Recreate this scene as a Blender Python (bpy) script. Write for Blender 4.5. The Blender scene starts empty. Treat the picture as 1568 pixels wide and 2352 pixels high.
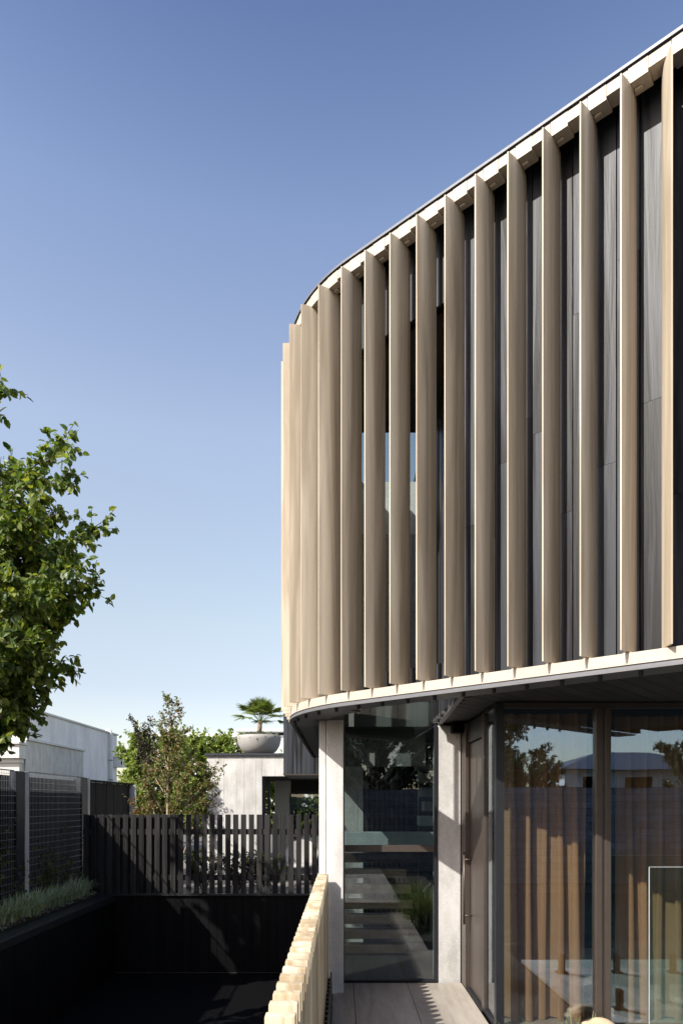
import bpy, bmesh, math, random
import numpy as np
from mathutils import Vector, Matrix

random.seed(7)
RNG = np.random.default_rng(11)
SC = bpy.context.scene
COL = SC.collection
R = math.radians

# ------------------------------------------------------------------ camera, sky, sun, exposure
cam_d = bpy.data.cameras.new("camera")
cam = bpy.data.objects.new("camera", cam_d)
COL.objects.link(cam)
cam.location = (0, 0, 1.75)
cam.rotation_euler = (R(90), 0, 0)
cam_d.sensor_fit = 'VERTICAL'
cam_d.sensor_height = 36
cam_d.lens = 24
cam_d.shift_y = 667 / 2352
cam_d.clip_start = 0.05
cam_d.clip_end = 4000
SC.camera = cam

SUN = Vector((-0.86, -0.80, 1.0)).normalized()
el = math.asin(SUN.z)
az = math.atan2(SUN.x, SUN.y)
world = bpy.data.worlds.new("World")
SC.world = world
world.use_nodes = True
nt = world.node_tree
bg = nt.nodes["Background"]
sky = nt.nodes.new("ShaderNodeTexSky")
sky.sky_type = 'NISHITA'
sky.sun_disc = False
sky.sun_elevation = el
sky.sun_rotation = az
sky.altitude = 0
sky.air_density = 1.0
sky.dust_density = 1.0
sky.ozone_density = 1.0
# summer haze: the clear-sky colours lifted towards the horizon, the same all the way round
tcw = nt.nodes.new("ShaderNodeTexCoord")
sepw = nt.nodes.new("ShaderNodeSeparateXYZ")
nt.links.new(tcw.outputs["Generated"], sepw.inputs[0])
hz = nt.nodes.new("ShaderNodeValToRGB")
hzs = [(0.0, (0.51, 0.455, 0.42)), (0.162, (0.57, 0.463, 0.413)), (0.249, (0.69, 0.555, 0.445)), (0.471, (0.855, 0.685, 0.575)), (0.65, (0.655, 0.58, 0.565)), (0.76, (0.40, 0.394, 0.447))]
while len(hz.color_ramp.elements) < len(hzs): hz.color_ramp.elements.new(0.5)
for e_, (p_, c_) in zip(hz.color_ramp.elements, hzs):
    e_.position = p_
    e_.color = (*c_, 1)
nt.links.new(sepw.outputs[2], hz.inputs[0])
mxw = nt.nodes.new("ShaderNodeVectorMath")
mxw.operation = 'MULTIPLY'
nt.links.new(sky.outputs[0], mxw.inputs[0])
nt.links.new(hz.outputs[0], mxw.inputs[1])
scw = nt.nodes.new("ShaderNodeVectorMath")
scw.operation = 'SCALE'
scw.inputs["Scale"].default_value = 2.0
nt.links.new(mxw.outputs[0], scw.inputs[0])
nt.links.new(scw.outputs[0], bg.inputs[0])
bg.inputs[1].default_value = 0.15
sun_d = bpy.data.lights.new("sun", 'SUN')
sun_d.energy = 4.9
sun_d.angle = R(0.5)
sun_d.color = (1.0, 0.95, 0.87)
sun = bpy.data.objects.new("sun", sun_d)
COL.objects.link(sun)
sun.rotation_euler = SUN.to_track_quat('Z', 'Y').to_euler()
sun.location = (-20, -15, 25)
vs = SC.view_settings
vs.view_transform = 'Standard'
vs.look = 'None'
vs.exposure = 0.55
vs.gamma = 1.0
vs.use_curve_mapping = False
cy = SC.cycles
cy.use_denoising = True
cy.max_bounces = 10
cy.diffuse_bounces = 4
cy.glossy_bounces = 4
cy.transmission_bounces = 6
cy.transparent_max_bounces = 16
cy.caustics_reflective = False
cy.caustics_refractive = False
cy.sample_clamp_indirect = 6


# ------------------------------------------------------------------ helpers
def link(o, parent=None):
    COL.objects.link(o)
    if parent is not None:
        o.parent = parent
        o.matrix_parent_inverse = parent.matrix_basis.inverted()
    return o


def empty(name, loc, label, cat, group=None):
    o = bpy.data.objects.new(name, None)
    o.location = loc
    o.empty_display_size = 0.1
    COL.objects.link(o)
    tag(o, label, cat, group)
    return o


def tag(o, label=None, cat=None, group=None, kind=None):
    if label: o["label"] = label
    if cat: o["category"] = cat
    if group: o["group"] = group
    if kind: o["kind"] = kind
    return o


class MB:
    def __init__(s):
        s.v = []
        s.f = []
        s.sm = []

    def add(s, vs, fs, smooth=False):
        n = len(s.v)
        s.v += [tuple(p) for p in vs]
        s.f += [tuple(i + n for i in f) for f in fs]
        s.sm += [smooth] * len(fs)
        return s

    def box(s, x0, x1, y0, y1, z0, z1):
        return s.add([(x0, y0, z0), (x1, y0, z0), (x1, y1, z0), (x0, y1, z0), (x0, y0, z1), (x1, y0, z1), (x1, y1, z1), (x0, y1, z1)],
                     [(3, 2, 1, 0), (4, 5, 6, 7), (0, 1, 5, 4), (1, 2, 6, 5), (2, 3, 7, 6), (3, 0, 4, 7)])

    def prism(s, pts, z0, z1, smooth=False):
        n = len(pts)
        s.add([(p[0], p[1], z0) for p in pts] + [(p[0], p[1], z1) for p in pts],
              [tuple(range(n - 1, -1, -1)), tuple(range(n, 2 * n))])
        k = len(s.v) - 2 * n
        for i in range(n):
            j = (i + 1) % n
            s.f.append((k + i, k + j, k + n + j, k + n + i))
            s.sm.append(smooth)
        return s

    def tube(s, pts, rads, n=8, caps=True):
        pts = [Vector(p) for p in pts]
        rings = []
        base = len(s.v)
        for i, p in enumerate(pts):
            d = (pts[min(i + 1, len(pts) - 1)] - pts[max(i - 1, 0)])
            if d.length < 1e-9: d = Vector((0, 0, 1))
            d.normalize()
            a = d.cross(Vector((0.31, 0.87, 0.21)))
            if a.length < 1e-3: a = d.cross(Vector((1, 0, 0)))
            a.normalize()
            b = d.cross(a)
            r = rads[i] if hasattr(rads, '__len__') else rads
            for k in range(n):
                t = 2 * math.pi * k / n
                s.v.append(tuple(p + a * (r * math.cos(t)) + b * (r * math.sin(t))))
        for i in range(len(pts) - 1):
            for k in range(n):
                k2 = (k + 1) % n
                s.f.append((base + i * n + k, base + i * n + k2, base + (i + 1) * n + k2, base + (i + 1) * n + k))
                s.sm.append(True)
        if caps:
            s.f.append(tuple(base + k for k in range(n - 1, -1, -1)))
            s.sm.append(False)
            s.f.append(tuple(base + (len(pts) - 1) * n + k for k in range(n)))
            s.sm.append(False)
        return s

    def lathe(s, prof, c, n=32):
        base = len(s.v)
        for (r, z) in prof:
            for k in range(n):
                t = 2 * math.pi * k / n
                s.v.append((c[0] + r * math.cos(t), c[1] + r * math.sin(t), c[2] + z))
        for i in range(len(prof) - 1):
            for k in range(n):
                k2 = (k + 1) % n
                s.f.append((base + i * n + k, base + i * n + k2, base + (i + 1) * n + k2, base + (i + 1) * n + k))
                s.sm.append(True)
        s.f.append(tuple(base + k for k in range(n - 1, -1, -1)))
        s.sm.append(False)
        s.f.append(tuple(base + (len(prof) - 1) * n + k for k in range(n)))
        s.sm.append(False)
        return s

    def mesh(s, name, mat, bevel=0, seg=1, sharp=None):
        me = bpy.data.meshes.new(name)
        me.from_pydata(s.v, [], s.f)
        me.polygons.foreach_set("use_smooth", s.sm)
        if bevel:
            bm = bmesh.new()
            bm.from_mesh(me)
            bmesh.ops.recalc_face_normals(bm, faces=bm.faces)
            bmesh.ops.bevel(bm, geom=list(bm.edges), offset=bevel, segments=seg, affect='EDGES', profile=0.6)
            if seg > 1:
                for f in bm.faces: f.smooth = True
            bm.to_mesh(me)
            bm.free()
            if seg > 1: me.set_sharp_from_angle(angle=R(50))
        if sharp: me.set_sharp_from_angle(angle=R(sharp))
        me.materials.append(mat)
        me.update()
        return me

    def build(s, name, mat, parent=None, **kw):
        o = bpy.data.objects.new(name, s.mesh(name, mat, **kw))
        return link(o, parent)


def inst(name, me, parent, loc=(0, 0, 0), rz=0.0):
    o = bpy.data.objects.new(name, me)
    o.location = loc
    o.rotation_euler = (0, 0, rz)
    return link(o, parent)


def bx(name, mat, parent, x0, x1, y0, y1, z0, z1, bevel=0, seg=1):
    return MB().box(x0, x1, y0, y1, z0, z1).build(name, mat, parent, bevel=bevel, seg=seg)


def np_mesh(name, V, F, mat, parent=None, smooth=False):
    me = bpy.data.meshes.new(name)
    V = np.asarray(V, dtype=np.float32).reshape(-1, 3)
    F = np.asarray(F, dtype=np.int32)
    me.vertices.add(len(V))
    me.vertices.foreach_set("co", V.ravel())
    k = F.shape[1]
    me.loops.add(F.size)
    me.loops.foreach_set("vertex_index", F.ravel())
    me.polygons.add(len(F))
    me.polygons.foreach_set("loop_start", np.arange(0, F.size, k, dtype=np.int32))
    me.polygons.foreach_set("use_smooth", np.full(len(F), smooth))
    me.update(calc_edges=True)
    me.validate()
    me.materials.append(mat)
    o = bpy.data.objects.new(name, me)
    return link(o, parent)


# ------------------------------------------------------------------ materials
def mat_base(name):
    m = bpy.data.materials.new(name)
    m.use_nodes = True
    t = m.node_tree
    p = t.nodes["Principled BSDF"]
    return m, t, p


def N(t, typ, **kw):
    n = t.nodes.new(typ)
    for k, v in kw.items():
        if k.startswith("i_"):
            n.inputs[k[2:].replace("_", " ")].default_value = v
        else:
            setattr(n, k, v)
    return n


def ramp(t, src, stops):
    r = t.nodes.new("ShaderNodeValToRGB")
    cr = r.color_ramp
    while len(cr.elements) < len(stops): cr.elements.new(0.5)
    for e, (p, c) in zip(cr.elements, stops):
        e.position = p
        e.color = (*c, 1) if len(c) == 3 else c
    t.links.new(src, r.inputs[0])
    return r.outputs[0]


def mapped(t, scale, coord='Object', rot=(0, 0, 0)):
    tc = t.nodes.new("ShaderNodeTexCoord")
    mp = t.nodes.new("ShaderNodeMapping")
    mp.inputs["Scale"].default_value = scale
    mp.inputs["Rotation"].default_value = rot
    t.links.new(tc.outputs[coord], mp.inputs[0])
    return mp.outputs[0]


def geo_mapped(t, scale):
    g = t.nodes.new("ShaderNodeNewGeometry")
    mp = t.nodes.new("ShaderNodeMapping")
    mp.inputs["Scale"].default_value = scale
    t.links.new(g.outputs["Position"], mp.inputs[0])
    return mp.outputs[0]


def obj_random(t):
    return t.nodes.new("ShaderNodeObjectInfo").outputs["Random"]


def mul_value(t, col, fac_out, lo, hi):
    mr = t.nodes.new("ShaderNodeMapRange")
    mr.inputs["To Min"].default_value = lo
    mr.inputs["To Max"].default_value = hi
    t.links.new(fac_out, mr.inputs[0])
    mx = t.nodes.new("ShaderNodeVectorMath")
    mx.operation = 'SCALE'
    t.links.new(col, mx.inputs[0])
    t.links.new(mr.outputs[0], mx.inputs["Scale"])
    return mx.outputs[0]


def bump(t, p, h, strength=0.3, dist=0.01):
    b = t.nodes.new("ShaderNodeBump")
    b.inputs["Strength"].default_value = strength
    b.inputs["Distance"].default_value = dist
    t.links.new(h, b.inputs["Height"])
    t.links.new(b.outputs[0], p.inputs["Normal"])


def wood(name, dark, light, rough=0.45, scale=(28, 28, 1.1), var=0.12, bstr=0.12, wave=0.0, spec=0.35, lo=0.3, hi=0.7):
    """grain: noise stretched along the board; wave adds a soft cathedral figure"""
    m, t, p = mat_base(name)
    v = geo_mapped(t, scale)
    off = t.nodes.new("ShaderNodeVectorMath")
    off.operation = 'ADD'
    sc = t.nodes.new("ShaderNodeMath")
    sc.operation = 'MULTIPLY'
    sc.inputs[1].default_value = 37.0
    t.links.new(obj_random(t), sc.inputs[0])
    t.links.new(v, off.inputs[0])
    t.links.new(sc.outputs[0], off.inputs[1])
    n0 = N(t, "ShaderNodeTexNoise", i_Scale=0.35, i_Detail=3.0, i_Roughness=0.5, i_Distortion=0.6)
    t.links.new(off.outputs[0], n0.inputs["Vector"])
    n1 = N(t, "ShaderNodeTexNoise", i_Scale=1.6, i_Detail=6.0, i_Roughness=0.65, i_Distortion=0.8)
    t.links.new(off.outputs[0], n1.inputs["Vector"])
    mx = t.nodes.new("ShaderNodeMix")
    mx.inputs[0].default_value = 0.45
    t.links.new(n0.outputs[0], mx.inputs[2])
    t.links.new(n1.outputs[0], mx.inputs[3])
    fac = mx.outputs[0]
    if wave:
        # growth rings: iso-lines of a smooth noise, the way sawn boards show them
        ml = N(t, "ShaderNodeMath", operation='MULTIPLY')
        ml.inputs[1].default_value = 26.0
        t.links.new(n0.outputs[0], ml.inputs[0])
        sn = N(t, "ShaderNodeMath", operation='SINE')
        t.links.new(ml.outputs[0], sn.inputs[0])
        ma = N(t, "ShaderNodeMath", operation='MULTIPLY_ADD')
        ma.inputs[1].default_value = wave
        t.links.new(sn.outputs[0], ma.inputs[0])
        t.links.new(fac, ma.inputs[2])
        fac = ma.outputs[0]
    c = ramp(t, fac, [(lo, dark), (hi, light)])
    c = mul_value(t, c, obj_random(t), 1 - var, 1 + var)
    t.links.new(c, p.inputs["Base Color"])
    p.inputs["Roughness"].default_value = rough
    p.inputs["Specular IOR Level"].default_value = spec
    bump(t, p, fac, bstr, 0.004)
    return m


def concrete(name, dark, light, rough=0.8, sc=1.6, streak=True, bstr=0.25, var=0.05):
    m, t, p = mat_base(name)
    v = geo_mapped(t, (sc, sc, sc * 0.45 if streak else sc))
    n1 = N(t, "ShaderNodeTexNoise", i_Scale=1.6, i_Detail=8.0, i_Roughness=0.62)
    t.links.new(v, n1.inputs["Vector"])
    v2 = geo_mapped(t, (60, 60, 60))
    n2 = N(t, "ShaderNodeTexNoise", i_Scale=1.0, i_Detail=3.0)
    t.links.new(v2, n2.inputs["Vector"])
    mx = t.nodes.new("ShaderNodeMix")
    mx.inputs[0].default_value = 0.22
    t.links.new(n1.outputs[0], mx.inputs[2])
    t.links.new(n2.outputs[0], mx.inputs[3])
    c = ramp(t, mx.outputs[0], [(0.32, dark), (0.62, light)])
    c = mul_value(t, c, obj_random(t), 1 - var, 1 + var)
    t.links.new(c, p.inputs["Base Color"])
    p.inputs["Roughness"].default_value = rough
    bump(t, p, mx.outputs[0], bstr, 0.006)
    return m


def plain(name, col, rough=0.5, metal=0.0, noise=0.15, nsc=9.0, bstr=0.05, spec=0.5):
    m, t, p = mat_base(name)
    v = geo_mapped(t, (nsc, nsc, nsc))
    n1 = N(t, "ShaderNodeTexNoise", i_Scale=1.0, i_Detail=6.0, i_Roughness=0.6)
    t.links.new(v, n1.inputs["Vector"])
    lo = tuple(max(0, c * (1 - noise)) for c in col)
    hi = tuple(min(1, c * (1 + noise)) for c in col)
    t.links.new(ramp(t, n1.outputs[0], [(0.3, lo), (0.7, hi)]), p.inputs["Base Color"])
    p.inputs["Roughness"].default_value = rough
    p.inputs["Metallic"].default_value = metal
    p.inputs["Specular IOR Level"].default_value = spec
    if bstr: bump(t, p, n1.outputs[0], bstr, 0.01)
    return m


def leafy(name, c0, c1, c2, trans=0.35, rough=0.45):
    m, t, p = mat_base(name)
    g = t.nodes.new("ShaderNodeNewGeometry")
    c = ramp(t, g.outputs["Random Per Island"], [(0.0, c0), (0.55, c1), (1.0, c2)])
    t.links.new(c, p.inputs["Base Color"])
    p.inputs["Roughness"].default_value = rough
    tr = t.nodes.new("ShaderNodeBsdfTranslucent")
    sc = t.nodes.new("ShaderNodeVectorMath")
    sc.operation = 'MULTIPLY'
    sc.inputs[1].default_value = (1.5, 1.45, 0.6)
    t.links.new(c, sc.inputs[0])
    t.links.new(sc.outputs[0], tr.inputs[0])
    mx = t.nodes.new("ShaderNodeMixShader")
    mx.inputs[0].default_value = trans
    t.links.new(p.outputs[0], mx.inputs[1])
    t.links.new(tr.outputs[0], mx.inputs[2])
    t.links.new(mx.outputs[0], t.nodes["Material Output"].inputs[0])
    return m


def glass(name, tint=(0.86, 0.92, 0.9), extra=0.06, ior=1.5, rough=0.0, coat=(1, 1, 1)):
    m, t, p = mat_base(name)
    t.nodes.remove(p)
    tr = t.nodes.new("ShaderNodeBsdfTransparent")
    tr.inputs[0].default_value = (*tint, 1)
    gl = t.nodes.new("ShaderNodeBsdfGlossy")
    gl.inputs["Roughness"].default_value = rough
    gl.inputs[0].default_value = (*coat, 1)
    wv_ = N(t, "ShaderNodeTexNoise", i_Scale=1.0, i_Detail=1.0)
    t.links.new(geo_mapped(t, (1.6, 1.6, 0.9)), wv_.inputs["Vector"])
    bw_ = t.nodes.new("ShaderNodeBump")
    bw_.inputs["Strength"].default_value = 0.06
    bw_.inputs["Distance"].default_value = 0.02
    t.links.new(wv_.outputs[0], bw_.inputs["Height"])
    t.links.new(bw_.outputs[0], gl.inputs["Normal"])
    gm = t.nodes.new("ShaderNodeNewGeometry")
    dt = t.nodes.new("ShaderNodeVectorMath")
    dt.operation = 'DOT_PRODUCT'
    t.links.new(gm.outputs["Normal"], dt.inputs[0])
    t.links.new(gm.outputs["Incoming"], dt.inputs[1])
    ab = N(t, "ShaderNodeMath", operation='ABSOLUTE')
    t.links.new(dt.outputs["Value"], ab.inputs[0])
    om = N(t, "ShaderNodeMath", operation='SUBTRACT')
    om.inputs[0].default_value = 1.0
    t.links.new(ab.outputs[0], om.inputs[1])
    pw5 = N(t, "ShaderNodeMath", operation='POWER')
    pw5.inputs[1].default_value = 5.0
    t.links.new(om.outputs[0], pw5.inputs[0])
    ad = N(t, "ShaderNodeMath", operation='MULTIPLY_ADD', use_clamp=True)
    r0 = ((ior - 1) / (ior + 1)) ** 2 + extra
    ad.inputs[1].default_value = 1 - r0
    ad.inputs[2].default_value = r0
    t.links.new(pw5.outputs[0], ad.inputs[0])
    mx = t.nodes.new("ShaderNodeMixShader")
    t.links.new(ad.outputs[0], mx.inputs[0])
    t.links.new(tr.outputs[0], mx.inputs[1])
    t.links.new(gl.outputs[0], mx.inputs[2])
    t.links.new(mx.outputs[0], t.nodes["Material Output"].inputs[0])
    return m


M = {}
M['fin'] = wood('fin_timber', (0.42, 0.35, 0.255), (0.63, 0.545, 0.42), 0.5, (14, 14, 0.8), 0.075, 0.06, 0.10, lo=0.34, hi=0.66)
M['fascia'] = wood('fascia_timber', (0.49, 0.42, 0.34), (0.58, 0.51, 0.425), 0.5, (6, 6, 40), 0.02, 0.04)
M['batten'] = wood('batten_timber', (0.42, 0.325, 0.20), (0.70, 0.60, 0.43), 0.6, (22, 22, 1.6), 0.13, 0.25, 0.12, lo=0.33, hi=0.66)
M['char'] = wood('charred_board', (0.006, 0.0065, 0.008), (0.042, 0.047, 0.058), 0.48, (16, 16, 0.9), 0.16, 0.9, 0.12, spec=0.36, lo=0.36, hi=0.66)
M['char_soffit'] = wood('soffit_board', (0.022, 0.022, 0.022), (0.055, 0.053, 0.051), 0.6, (14, 14, 14), 0.2, 0.3)
M['black_board'] = wood('black_board', (0.003, 0.003, 0.0035), (0.008, 0.008, 0.009), 0.6, (34, 34, 1.2), 0.25, 0.4, spec=0.12)
M['slat'] = wood('slat_board', (0.008, 0.008, 0.009), (0.042, 0.040, 0.039), 0.6, (24, 24, 1.2), 0.35, 0.45, 0.05, spec=0.15)
M['paling'] = wood('dark_paling', (0.006, 0.006, 0.007), (0.022, 0.021, 0.021), 0.7, (24, 24, 1.2), 0.35, 0.45, 0.05, spec=0.1)
M['black'] = plain('black_backing', (0.003, 0.003, 0.0035), 0.8, bstr=0, spec=0.1)
M['concrete'] = concrete('concrete', (0.40, 0.39, 0.37), (0.68, 0.67, 0.65), 0.8, 2.4, True, 0.4)
M['boardmarked'] = concrete('boardmarked_concrete', (0.42, 0.41, 0.38), (0.64, 0.63, 0.60), 0.85, 3.0, True, 0.3, 0.09)
M['tread_conc'] = concrete('tread_concrete', (0.33, 0.38, 0.40), (0.5, 0.55, 0.56), 0.8, 5)
M['tile'] = wood('travertine_tile', (0.20, 0.17, 0.145), (0.50, 0.45, 0.385), 0.5, (9, 1.2, 9), 0.05, 0.06)
M['bronze'] = plain('bronze_metal', (0.09, 0.072, 0.061), 0.38, 0.35, 0.08, 20, 0.02)
M['dark_metal'] = plain('dark_metal', (0.03, 0.032, 0.037), 0.4, 0.4, 0.1, 20, 0.02)
M['grey_plate'] = plain('grey_plate', (0.16, 0.162, 0.168), 0.5, 0.1, 0.12, 5, 0.03)
M['strip'] = plain('edge_strip', (0.17, 0.175, 0.19), 0.5, 0.2, 0.1, 14, 0.02)
M['bolt'] = plain('bolt_metal', (0.02, 0.02, 0.022), 0.4, 0.5, 0.1, 20, 0)
M['steel'] = plain('galvanised_steel', (0.33, 0.35, 0.37), 0.45, 0.6, 0.15, 30, 0.02)
M['post_paint'] = plain('post_paint', (0.012, 0.017, 0.026), 0.5, 0.1, 0.15, 14, 0.02)
M['roof'] = plain('roof_metal', (0.055, 0.06, 0.07), 0.4, 0.3, 0.1, 8, 0.02)
M['plaster'] = plain('white_plaster', (0.64, 0.63, 0.59), 0.85, 0, 0.06, 3, 0.04)
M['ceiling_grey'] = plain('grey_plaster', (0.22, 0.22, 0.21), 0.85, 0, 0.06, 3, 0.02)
M['white'] = plain('white_paint', (0.70, 0.70, 0.68), 0.7, 0, 0.04, 2, 0.03)
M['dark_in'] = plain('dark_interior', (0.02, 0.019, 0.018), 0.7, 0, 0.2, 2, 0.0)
M['floor_in'] = plain('interior_floor', (0.30, 0.27, 0.235), 0.5, 0, 0.15, 6, 0.03)
M['floor_dark'] = plain('hall_floor_stone', (0.06, 0.055, 0.05), 0.35, 0, 0.15, 6, 0.03)
M['timber_dark'] = wood('stair_timber', (0.045, 0.032, 0.022), (0.11, 0.08, 0.055), 0.45, (20, 20, 20), 0.1, 0.1)
M['water'] = plain('pool_water', (0.01, 0.014, 0.02), 0.12, 0, 0.1, 3, 0.15)
M['soil'] = plain('soil', (0.035, 0.027, 0.02), 0.95, 0, 0.4, 30, 0.6)
M['ground'] = plain('ground', (0.10, 0.095, 0.085), 0.95, 0, 0.3, 2, 0.3)
M['paving'] = plain('pale_paving', (0.16, 0.15, 0.135), 0.85, 0, 0.15, 4, 0.1)
M['bowl'] = concrete('bowl_concrete', (0.33, 0.32, 0.30), (0.42, 0.405, 0.38), 0.85, 2.0, False, 0.1, 0)
M['boulder'] = concrete('sandstone', (0.42, 0.29, 0.17), (0.62, 0.47, 0.31), 0.9, 6, False, 0.5, 0)
M['stone'] = concrete('stone_block', (0.10, 0.105, 0.12), (0.24, 0.245, 0.26), 0.9, 4, False, 0.5, 0.25)
M['bark_pale'] = plain('pale_bark', (0.36, 0.27, 0.19), 0.8, 0, 0.3, 14, 0.3)
M['bark'] = plain('bark', (0.13, 0.095, 0.07), 0.85, 0, 0.35, 20, 0.5)
M['bark_white'] = plain('white_bark', (0.55, 0.52, 0.47), 0.8, 0, 0.25, 10, 0.3)
M['leaf_pear'] = leafy('pear_leaf', (0.046, 0.09, 0.02), (0.115, 0.18, 0.036), (0.26, 0.30, 0.068), 0.42, 0.45)
M['leaf_myrtle'] = leafy('myrtle_leaf', (0.07, 0.115, 0.028), (0.15, 0.20, 0.055), (0.26, 0.25, 0.09), 0.38)
M['leaf_myrtle_dark'] = leafy('myrtle_leaf_dark', (0.02, 0.028, 0.014), (0.035, 0.045, 0.02), (0.10, 0.055, 0.04), 0.2)
M['leaf_myrtle_red'] = leafy('myrtle_leaf_red', (0.20, 0.07, 0.035), (0.28, 0.13, 0.06), (0.16, 0.15, 0.05), 0.35)
M['leaf_hedge'] = leafy('hedge_leaf', (0.10, 0.16, 0.032), (0.21, 0.29, 0.06), (0.36, 0.40, 0.11), 0.4)
M['leaf_palm'] = leafy('palm_leaf', (0.08, 0.13, 0.035), (0.15, 0.21, 0.055), (0.30, 0.30, 0.09), 0.35)
M['leaf_grey'] = leafy('grey_leaf', (0.16, 0.20, 0.16), (0.24, 0.28, 0.22), (0.30, 0.33, 0.25), 0.2)
M['leaf_grass'] = leafy('grass_blade', (0.24, 0.30, 0.16), (0.40, 0.46, 0.28), (0.62, 0.66, 0.48), 0.25)
M['leaf_clump'] = leafy('clump_blade', (0.10, 0.15, 0.05), (0.19, 0.25, 0.10), (0.34, 0.38, 0.20), 0.3)
M['leaf_climb'] = leafy('climber_leaf', (0.03, 0.05, 0.015), (0.06, 0.09, 0.02), (0.16, 0.17, 0.04), 0.3)
M['leaf_gum'] = leafy('gum_leaf', (0.025, 0.04, 0.018), (0.05, 0.07, 0.03), (0.10, 0.12, 0.05), 0.25)
M['glass'] = glass('window_glass', (0.72, 0.765, 0.76), 0.06, 1.55, coat=(0.86, 0.92, 1.0))
M['glass_dark'] = glass('corner_glass', (0.95, 0.95, 0.93), 0.16, 1.55, coat=(0.62, 0.80, 1.0))
M['glass_fence'] = glass('fence_glass', (0.86, 0.94, 0.91), 0.02, 1.5)


def curtain_mat():
    m, t, p = mat_base('curtain_cloth')
    v = geo_mapped(t, (400, 400, 300))
    n1 = N(t, "ShaderNodeTexNoise", i_Scale=1.0, i_Detail=2.0)
    t.links.new(v, n1.inputs["Vector"])
    c = ramp(t, n1.outputs[0], [(0.35, (0.38, 0.24, 0.125)), (0.65, (0.64, 0.43, 0.25))])
    t.links.new(c, p.inputs["Base Color"])
    p.inputs["Roughness"].default_value = 0.8
    tl = t.nodes.new("ShaderNodeBsdfTranslucent")
    t.links.new(c, tl.inputs[0])
    tp = t.nodes.new("ShaderNodeBsdfTransparent")
    m1 = t.nodes.new("ShaderNodeMixShader")
    m1.inputs[0].default_value = 0.3
    t.links.new(p.outputs[0], m1.inputs[1])
    t.links.new(tl.outputs[0], m1.inputs[2])
    m2 = t.nodes.new("ShaderNodeMixShader")
    m2.inputs[0].default_value = 0.2
    t.links.new(m1.outputs[0], m2.inputs[1])
    t.links.new(tp.outputs[0], m2.inputs[2])
    t.links.new(m2.outputs[0], t.nodes["Material Output"].inputs[0])
    return m


M['curtain'] = curtain_mat()


def blockwork_mat():
    m, t, p = mat_base('painted_blockwork')
    v = mapped(t, (1, 1, 1), 'Object', (R(90), 0, R(90)))
    b = N(t, "ShaderNodeTexBrick", i_Scale=1.0)
    b.inputs["Mortar Size"].default_value = 0.012
    b.inputs["Mortar Smooth"].default_value = 0.6
    b.inputs["Brick Width"].default_value = 0.42
    b.inputs["Row Height"].default_value = 0.21
    t.links.new(v, b.inputs["Vector"])
    v2 = geo_mapped(t, (1.3, 1.3, 0.5))
    n1 = N(t, "ShaderNodeTexNoise", i_Scale=1.4, i_Detail=8.0, i_Roughness=0.65)
    t.links.new(v2, n1.inputs["Vector"])
    c = ramp(t, n1.outputs[0], [(0.3, (0.66, 0.655, 0.64)), (0.65, (0.86, 0.855, 0.84))])
    t.links.new(c, p.inputs["Base Color"])
    p.inputs["Roughness"].default_value = 0.9
    inv = N(t, "ShaderNodeMath", operation='SUBTRACT')
    inv.inputs[0].default_value = 1.0
    t.links.new(b.outputs["Fac"], inv.inputs[1])
    bump(t, p, inv.outputs[0], 0.22, 0.02)
    return m


M['blockwork'] = blockwork_mat()

# ------------------------------------------------------------------ plan of the finned screen
U = Vector((0.7511, -0.6602))
NI = Vector((0.6602, 0.7511))
F0 = Vector((-0.002, 5.280))
RC = 1.5
CORE = 0.17
CEN = F0 + NI * (RC + CORE)
TH0 = math.atan2(-NI.y, -NI.x) % (2 * math.pi)
TURN = TH0 - math.pi
S_ARC = RC * TURN
SP = 0.235


def frame(s):
    """tip point, inward direction, tangent (towards growing s) at s"""
    if s >= 0:
        return F0 + U * s, NI, U
    if s > -S_ARC:
        th = TH0 + s / RC
        o = Vector((math.cos(th), math.sin(th)))
        return CEN + o * (RC + CORE), -o, Vector((-o.y, o.x))
    d = -s - S_ARC
    return Vector((CEN.x - RC - CORE, CEN.y + d)), Vector((1, 0)), Vector((0, -1))


def pt(s, off):
    p, n, t = frame(s)
    return p + n * off


def ring_strip(mb, s0, s1, o0, o1, z0, z1, step=0.06):
    n = max(1, int(math.ceil((s1 - s0) / step)))
    ss = [s0 + (s1 - s0) * i / n for i in range(n + 1)]
    # long straights need no subdivision
    ss = [s for i, s in enumerate(ss) if i in (0, n) or (-S_ARC - 0.1 < s < 0.1)]
    vs, fs = [], []
    for s in ss:
        a, b = pt(s, o0), pt(s, o1)
        vs += [(a.x, a.y, z0), (b.x, b.y, z0), (b.x, b.y, z1), (a.x, a.y, z1)]
    for i in range(len(ss) - 1):
        k = 4 * i
        for j in range(4):
            fs.append((k + j, k + (j + 1) % 4, k + 4 + (j + 1) % 4, k + 4 + j))
    k = 4 * (len(ss) - 1)
    fs += [(3, 2, 1, 0), (k, k + 1, k + 2, k + 3)]
    return mb.add(vs, fs)


S_END = -S_ARC - 4.95
S_R = 4.2
Z_SOF = 2.52
Z_FB, Z_FT = 2.617, 5.896

# ------------------------------------------------------------------ setting: ground, pit, deck
g = MB()
BIG = 900
x0, x1, y0, y1 = -4.32, -0.10, -6.0, 12.96
for (a, b, c, d) in ((-BIG, x0, -BIG, BIG), (x1, BIG, -BIG, BIG), (x0, x1, -BIG, y0), (x0, x1, y1, BIG)):
    g.add([(a, c, -0.12), (b, c, -0.12), (b, d, -0.12), (a, d, -0.12)], [(0, 1, 2, 3)])
tag(g.build('ground', M['ground']), kind='structure')

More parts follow.
